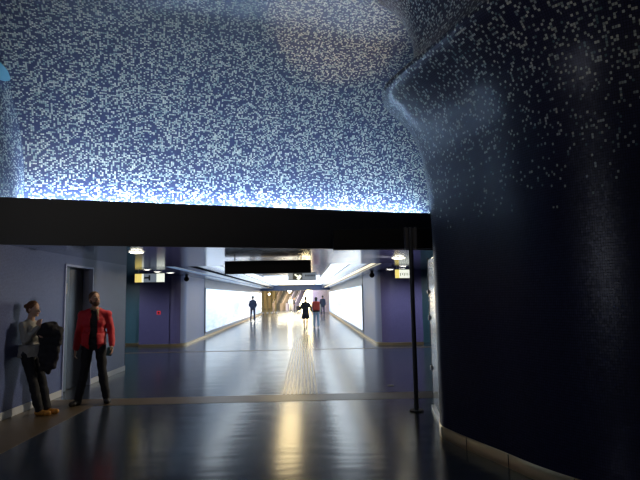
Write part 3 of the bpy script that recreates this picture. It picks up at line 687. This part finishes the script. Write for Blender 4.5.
def person(name, label, loc, rz, J, cfg, H=1.75, near=False):
    """J: joints in local metres for a 1.75 m figure facing -Y; left side of figure is +X."""
    t = thing(name, label, 'person', loc, rz); k = H/1.75
    vox = .009 if near else .02
    t.scale = (k, k, k)
    S = {a: V(b) for a, b in J.items()}
    hx = cfg.get('head_rot', (0, 0))     # yaw (to figure's left +), pitch up
    hm = Matrix.Rotation(R(hx[0]), 3, 'Z') @ Matrix.Rotation(R(-hx[1]), 3, 'X')
    hc = S['head']
    hp = lambda x, y, z: hc + hm @ V((x, y, z))
    def torso(bm, g=0., hip=True, lo=None):
        sl, sr, nk, pv, ch = S['shl'], S['shr'], S['neck'], S['pelvis'], S['chest']
        ax = (sl-sr).normalized(); fwd = V((0,0,1)).cross(ax)
        mx = Matrix((ax, -fwd if fwd.y < 0 else fwd, V((0,0,1)))).transposed()
        ellip(bm, ch, (.165+g, .115+g, .17+g), 16, mx); ellip(bm, (ch+pv)/2, (.145+g, .105+g, .17+g), 16, mx)
        caps(bm, sl, sr, .052+g, .052+g); caps(bm, nk-V((0,0,.075)), sl, .055+g, .045+g); caps(bm, nk-V((0,0,.075)), sr, .055+g, .045+g)
        if hip: ellip(bm, pv, (.165+g, .12+g, .13+g), 16, mx)
    def arm(bm, s, g=0., end=1.):
        a, b, c = S['sh'+s], S['el'+s], S['wr'+s]; c2 = b.lerp(c, end)
        caps(bm, a, b, .050+g, .040+g); caps(bm, b, c2, .040+g, (.027 if end == 1 else .03)+g)
    def leg(bm, s, g=0., end=1., flare=0.):
        a, b, c = S['hp'+s], S['kn'+s], S['an'+s]; c2 = b.lerp(c, end)
        caps(bm, a, b, .082+g, .056+g); caps(bm, b, b.lerp(c2, .35), .056+g, .057+g); caps(bm, b.lerp(c2, .35), c2, .057+g, .037+g+flare)
    def foot(bm, s, g=0.):
        c = S['an'+s]; td = S.get('td'+s, V((0,-1,0))).normalized(); z = .04
        h_ = V((c.x, c.y, c.z-.04))-td*.03; t_ = V((c.x, c.y, c.z-.045))+td*.16
        caps(bm, c, h_, .038+g, .036+g); caps(bm, h_, t_, .036+g, .030+g); caps(bm, t_-td*.03+V((td.y,-td.x,0))*.018, t_-td*.03-V((td.y,-td.x,0))*.018, .03+g, .03+g)
    # body
    bm = bmesh.new()
    torso(bm, -.012)
    for s in 'lr': arm(bm, s); leg(bm, s, -.008); foot(bm, s, -.006)
    caps(bm, S['neck']-V((0,0,.08)), hp(0, .012, .04), .056, .05)
    ellip(bm, hp(0,.012,.135), (.074,.094,.098), 18, hm); ellip(bm, hp(0,-.022,.065), (.056,.068,.072), 16, hm)
    ellip(bm, hp(0,-.072,.018), (.026,.02,.02), 10, hm)
    caps(bm, hp(0,-.088,.112), hp(0,-.112,.075), .009, .014, 8)
    for s in (-1, 1): ellip(bm, hp(s*.076,.012,.095), (.011,.020,.032), 8, hm)
    for s, sd in (('l', 1), ('r', -1)):
        d_ = S['wr'+s]-S['el'+s]; hd = S.get('hd'+s, d_)
        hand(bm, S['wr'+s], hd, S.get('pn'+s, V((-sd,0,0))), S.get('th'+s, V((0,-1,0))), cfg.get('curl', 30))
    remesh('body', bm, M[cfg.get('skin', 'skin')], .0075 if near else vox*.8, t, 2)
    # face details
    if near:
        for s in (-1, 1):
            bm = bmesh.new(); ellip(bm, hp(s*.030,-.083,.112), (.013,.008,.007), 10, hm); ey = link('eye', bm, M['eye'], t, smooth=True)
            bm = bmesh.new(); ellip(bm, hp(s*.030,-.090,.112), (.0045,.0035,.0045), 8, hm); link('iris', bm, M['hair_black'], ey, smooth=True)
            bm = bmesh.new(); caps(bm, hp(s*.014,-.093,.130), hp(s*.046,-.083,.132), .0035, .003, 6); link('eyebrow', bm, M[cfg['hair']], t, smooth=True)
        bm = bmesh.new(); caps(bm, hp(-.02,-.088,.045), hp(.02,-.088,.045), .0065, .0065, 8); link('lips', bm, M['lip'], t, smooth=True)
    # hair
    bm = bmesh.new(); ellip(bm, hp(0,.024,.150), (.084,.098,.096), 18, hm)
    if cfg.get('hair_long'): ellip(bm, hp(0,.055,.08), (.075,.06,.11), 14, hm)
    else: ellip(bm, hp(0,.05,.10), (.070,.066,.07), 14, hm)
    if cfg.get('bun'): ellip(bm, hp(0,.13,.15), (.04,.04,.04), 12, hm)
    remesh('hair', bm, M[cfg['hair']], vox, t, 2, .006)
    if cfg.get('beard'):
        bm = bmesh.new(); ellip(bm, hp(0,-.030,.026), (.058,.064,.042), 16, hm)
        for s in (-1, 1): caps(bm, hp(s*.056,-.022,.03), hp(s*.07,0,.09), .012, .009, 8)
        caps(bm, hp(-.026,-.088,.060), hp(.026,-.088,.060), .008, .008, 8)
        remesh('beard', bm, M[cfg['hair']], .006, t, 2, .004)
    # trousers
    bm = bmesh.new()
    ellip(bm, S['pelvis'], (.170,.125,.13), 16)
    for s in 'lr': leg(bm, s, .012, .97, .012)
    if cfg.get('legs') != 'bare': remesh('trousers', bm, M[cfg['trousers']], vox, t, 3, .012 if near else 0)
    else: bm.free()
    if cfg.get('skirt'):
        bm = bmesh.new(); cyl(bm, S['pelvis']+V((0,0,.12)), S['pelvis']-V((0,0,.36)), .15, .24, 20); link('skirt', bm, M[cfg['skirt']], t, smooth=True)
    for s in 'lr':
        bm = bmesh.new(); foot(bm, s, .008); remesh('shoe', bm, M[cfg['shoes']], vox, t, 2)
    # top
    bm = bmesh.new(); torso(bm, .004); 
    for s in 'lr': arm(bm, s, .010, .9)
    top_ = cfg['top']
    jk = cfg.get('jacket')
    if jk:
        bm2 = bm.copy() if False else None
        bm.free(); bm = bmesh.new(); torso(bm, .004)
        remesh('shirt', bm, M[top_], vox, t, 3)
        bm = bmesh.new(); torso(bm, .024)
        pv = S['pelvis']; cyl(bm, pv+V((0,0,.15)), pv-V((0,0,cfg.get('hem', .06))), .175, .185, 24)
        for s in 'lr': arm(bm, s, .018, .93)
        caps(bm, S['neck']-V((.06,-.03,.05)), S['neck']-V((-.06,-.03,.05)), .045, .045)
        j = remesh('jacket', bm, M[jk], vox, t, 4, .012 if near else 0)
        if cfg.get('open'):
            b = bmesh.new(); b.from_mesh(j.data)
            mid = S['chest'].x
            dead = [f for f in b.faces if f.calc_center_median().y < S['chest'].y-.05 and abs(f.calc_center_median().x-mid-.005) < .045+.10*max(0, 1.45-f.calc_center_median().z)*.35 + .02*max(0, f.calc_center_median().z-1.38)*10]
            dead += [f for f in b.faces if f.normal.z < -.8 and abs(f.calc_center_median().x-mid) < .16 and f.calc_center_median().z < pv.z+.05]
            bmesh.ops.delete(b, geom=list(set(dead)), context='FACES'); b.to_mesh(j.data); b.free()
            so = j.modifiers.new('thick', 'SOLIDIFY'); so.thickness = .012; so.offset = -1
    else:
        cyl(bm, S['pelvis']+V((0,0,.12)), S['pelvis']-V((0,0,cfg.get('hem', .02))), .155, .175, 24)
        remesh('sweater', bm, M[top_], vox, t, 4, .018 if near else 0)
    return t, S, k

STAND = dict(head=(0,-.01,1.52), neck=(0,.01,1.50), chest=(0,0,1.27), pelvis=(0,0,.95),
    shl=(.170,0,1.375), shr=(-.170,0,1.375), ell=(.235,.02,1.12), elr=(-.235,.02,1.12), wrl=(.245,-.05,.87), wrr=(-.245,-.05,.87),
    hpl=(.09,0,.92), hpr=(-.09,0,.92), knl=(.11,-.015,.50), knr=(-.11,-.015,.50), anl=(.12,.02,.085), anr=(-.12,.02,.085))
def pose(**kw): d_ = dict(STAND); d_.update(kw); return d_

# man in the red jacket
J = pose(shl=(.182,.0,1.375), shr=(-.182,.0,1.375), ell=(.245,.03,1.12), elr=(-.235,.03,1.11), wrl=(.275,-.05,.89), wrr=(-.26,-.03,.85),
         knl=(.135,-.02,.50), anl=(.205,.0,.085), knr=(-.125,-.03,.50), anr=(-.20,-.06,.085), tdl=(.25,-1,0), tdr=(-.45,-1,0), head=(.005,-.02,1.52))
t, S, k = person('person', 'bearded man in open red jacket and dark trousers standing by the doorway', (-3.45, 8.72, 0), R(12), J,
    dict(head_rot=(32, 14), hair='hair_brown', beard=True, trousers='jeans_dark', shoes='black_shoe', top='dark_shirt', jacket='red_jacket', open=True, hem=.04, curl=30), 1.80, True)
bm = bmesh.new(); nk = S['neck']
for a in range(0, 360, 30):
    p = nk+V((math.cos(R(a))*.065, math.sin(R(a))*.06-.01, -.035+.012*math.sin(R(a*2)))); q = nk+V((math.cos(R(a+30))*.065, math.sin(R(a+30))*.06-.01, -.035+.012*math.sin(R(a*2+60)))); caps(bm, p, q, .022, .022, 8)
caps(bm, nk+V((.045,-.07,-.05)), nk+V((.07,-.13,-.20)), .022, .014, 8)
remesh('scarf', bm, M['lining'], .008, t, 2, .006)
bm = bmesh.new(); 
for z in (1.20, 1.26, 1.32): box(bm, -.03, -.124, z, .02, -.116, z+.006)
bm.free()
ph = boxo('phone', (-.04, -.008, -.075), (.04, .008, .075), M['phone'], None, bevel=.004)
ph.parent = None; ph.location = (t.matrix_world @ V((0,0,0))) + V((0,0,0))
m4 = Matrix.Translation(V((-3.45, 8.72, 0))) @ Matrix.Rotation(R(12), 4, 'Z') @ Matrix.Scale(k, 4)
ph.location = m4 @ V((.245, -.095, .80)); ph.rotation_euler = (R(15), R(8), R(20))
tag(ph, 'dark teal phone held low in left hand of man in red jacket', 'phone')

# woman leaning on the wall, facing local -Y; rotated to face +X
J = pose(pelvis=(0,-.02,.93), chest=(0,.0,1.25), neck=(0,.0,1.47), head=(0,-.04,1.49), shl=(.16,.0,1.355), shr=(-.16,.0,1.355),
         ell=(.20,-.05,1.10), wrl=(.06,-.25,1.16), elr=(-.20,-.08,1.12), wrr=(-.06,-.20,1.34),
         hpl=(.085,-.03,.90), hpr=(-.085,-.03,.90), knl=(.08,-.18,.50), knr=(-.08,-.15,.50), anl=(.05,-.31,.085), anr=(-.08,-.27,.085),
         thl=(0,0,1), pnl=(0,1,0), thr=(0,1,.3), pnr=(1,0,0), hdr=(.35,.25,.8), hdl=(-.8,-.1,.25))
WR = R(80); WP = V((-4.13, 8.02, 0))
t2, S2, k2 = person('person', 'woman in grey beige sweater leaning on left wall with dark coat over arm', WP, WR, J,
    dict(head_rot=(0, -4), hair='hair_auburn', skin='skin_pale', bun=True, trousers='jeans_dark', shoes='tan_shoe', top='cream_top', hem=.06, curl=45), 1.68, True)
# coat draped over her arm
bm = bmesh.new()
caps(bm, (-.02,-.20,1.24), (.12,-.36,1.26), .085, .09); caps(bm, (0,-.24,1.33), (.08,-.33,1.33), .07, .07)
for i in range(6):
    a = V((.0+i*.018, -.20-i*.042, 1.18)); b = V((.0+i*.014, -.19-i*.030, .68+.05*math.sin(i*1.7))); caps(bm, a, b, .055, .04+.012*(i%2), 10)
cm = Matrix.Translation(WP) @ Matrix.Rotation(WR, 4, 'Z') @ Matrix.Scale(k2, 4)
for v in bm.verts: v.co = cm @ (v.co+V((.0,-.03,0)))
e = bpy.data.objects.new('tmp', None)
ct = remesh('coat', bm, M['black_coat'], .012, None, 4, .03)
tag(ct, 'black coat draped over the arm of the woman leaning on the wall', 'coat')

# people far down the corridor (seen from behind: facing +Y)
J = pose(ell=(.25,.03,1.13), elr=(-.25,.03,1.13), wrl=(.17,-.10,.98), wrr=(-.17,-.10,.98), knl=(.13,-.10,.50), anl=(.14,-.02,.085), knr=(-.12,.03,.50), anr=(-.13,.16,.11))
person('person', 'man in dark navy jacket and trousers walking alone beside left glowing wall', (-3.66, 36.8, 0), R(180), J,
    dict(hair='hair_black', trousers='navy', shoes='black_shoe', top='navy', jacket='navy', hem=.10), 1.76)
J = pose(knl=(.11,-.10,.50), anl=(.11,-.08,.085), knr=(-.11,.04,.50), anr=(-.11,.18,.12), ell=(.26,.03,1.13), elr=(-.26,.03,1.13))
t, S, k = person('person', 'walker with a red backpack, pale sleeves and light jeans in the corridor', (.58, 27.8, 0), R(180), J,
    dict(hair='hair_black', hair_long=True, trousers='jeans_light', shoes='beige_cloth', top='white_cloth', hem=.02), 1.62)
bp = thing('backpack', 'red backpack worn on the back of walker in light jeans', 'backpack', (.58, 27.62, .98))
bm = bmesh.new(); box(bm, -.19, -.12, -.05, .19, .06, .42); link('pack', bm, M['red_pack'], bp, bevel=.05)
bm = bmesh.new(); box(bm, -.13, -.16, -.02, .13, -.12, .17); link('front_pocket', bm, M['red_pack'], bp, bevel=.02)
bm = bmesh.new(); box(bm, -.19, -.06, -.13, .19, .05, -.05); link('base_panel', bm, M['black_coat'], bp, bevel=.02)
J = pose(knl=(.09,-.08,.50), anl=(.07,-.06,.085), knr=(-.08,.03,.50), anr=(-.06,.14,.11), ell=(.26,-.08,1.15), wrl=(.12,-.25,1.12), elr=(-.27,0,1.15), wrr=(-.26,-.16,1.0))
t, S, k = person('person', 'walker in black coat and dark skirt just left of the red backpack', (.02, 26.3, 0), R(176), J,
    dict(hair='hair_brown', legs='bare', skin='skin_pale', skirt='black_coat', trousers='navy', shoes='black_shoe', top='black_coat', jacket='black_coat', hem=-.02), 1.66)
J = pose()
person('person', 'distant person in dark blue walking right of the red backpack walker', (1.55, 46.5, 0), R(184), J,
    dict(hair='hair_black', trousers='navy', shoes='black_shoe', top='navy', jacket='navy', hem=.10), 1.72)
person('person', 'tiny distant person in pale clothes standing before the escalators', (-1.72, 63, 0), R(0), J,
    dict(hair='hair_black', trousers='white_cloth', shoes='black_shoe', top='white_cloth', hem=.02), 1.7)
person('person', 'tiny distant person in black standing at foot of escalators', (-1.30, 62, 0), R(90), J,
    dict(hair='hair_black', trousers='black_coat', shoes='black_shoe', top='black_coat', hem=.02), 1.6)
t = thing('suitcase', 'small dark suitcase on floor at the far end left of walkers', 'suitcase', (-.75, 61, 0), R(25))
boxo('case', (-.26, -.15, .06), (.26, .15, .62), M['black_coat'], t, bevel=.03)
for s in (-.2, .2):
    bm = bmesh.new(); cyl(bm, (s, -.1, .03), (s, .1, .03), .03, n=12); link('wheel', bm, M['black'], t)
bm = bmesh.new(); caps(bm, (-.1, .1, .6), (-.1, .12, .98), .012, n=8); caps(bm, (.1, .1, .6), (.1, .12, .98), .012, n=8); caps(bm, (-.1, .12, .98), (.1, .12, .98), .014, n=8); link('handle', bm, M['steel'], t)

bpy.data.scenes.remove(TS)
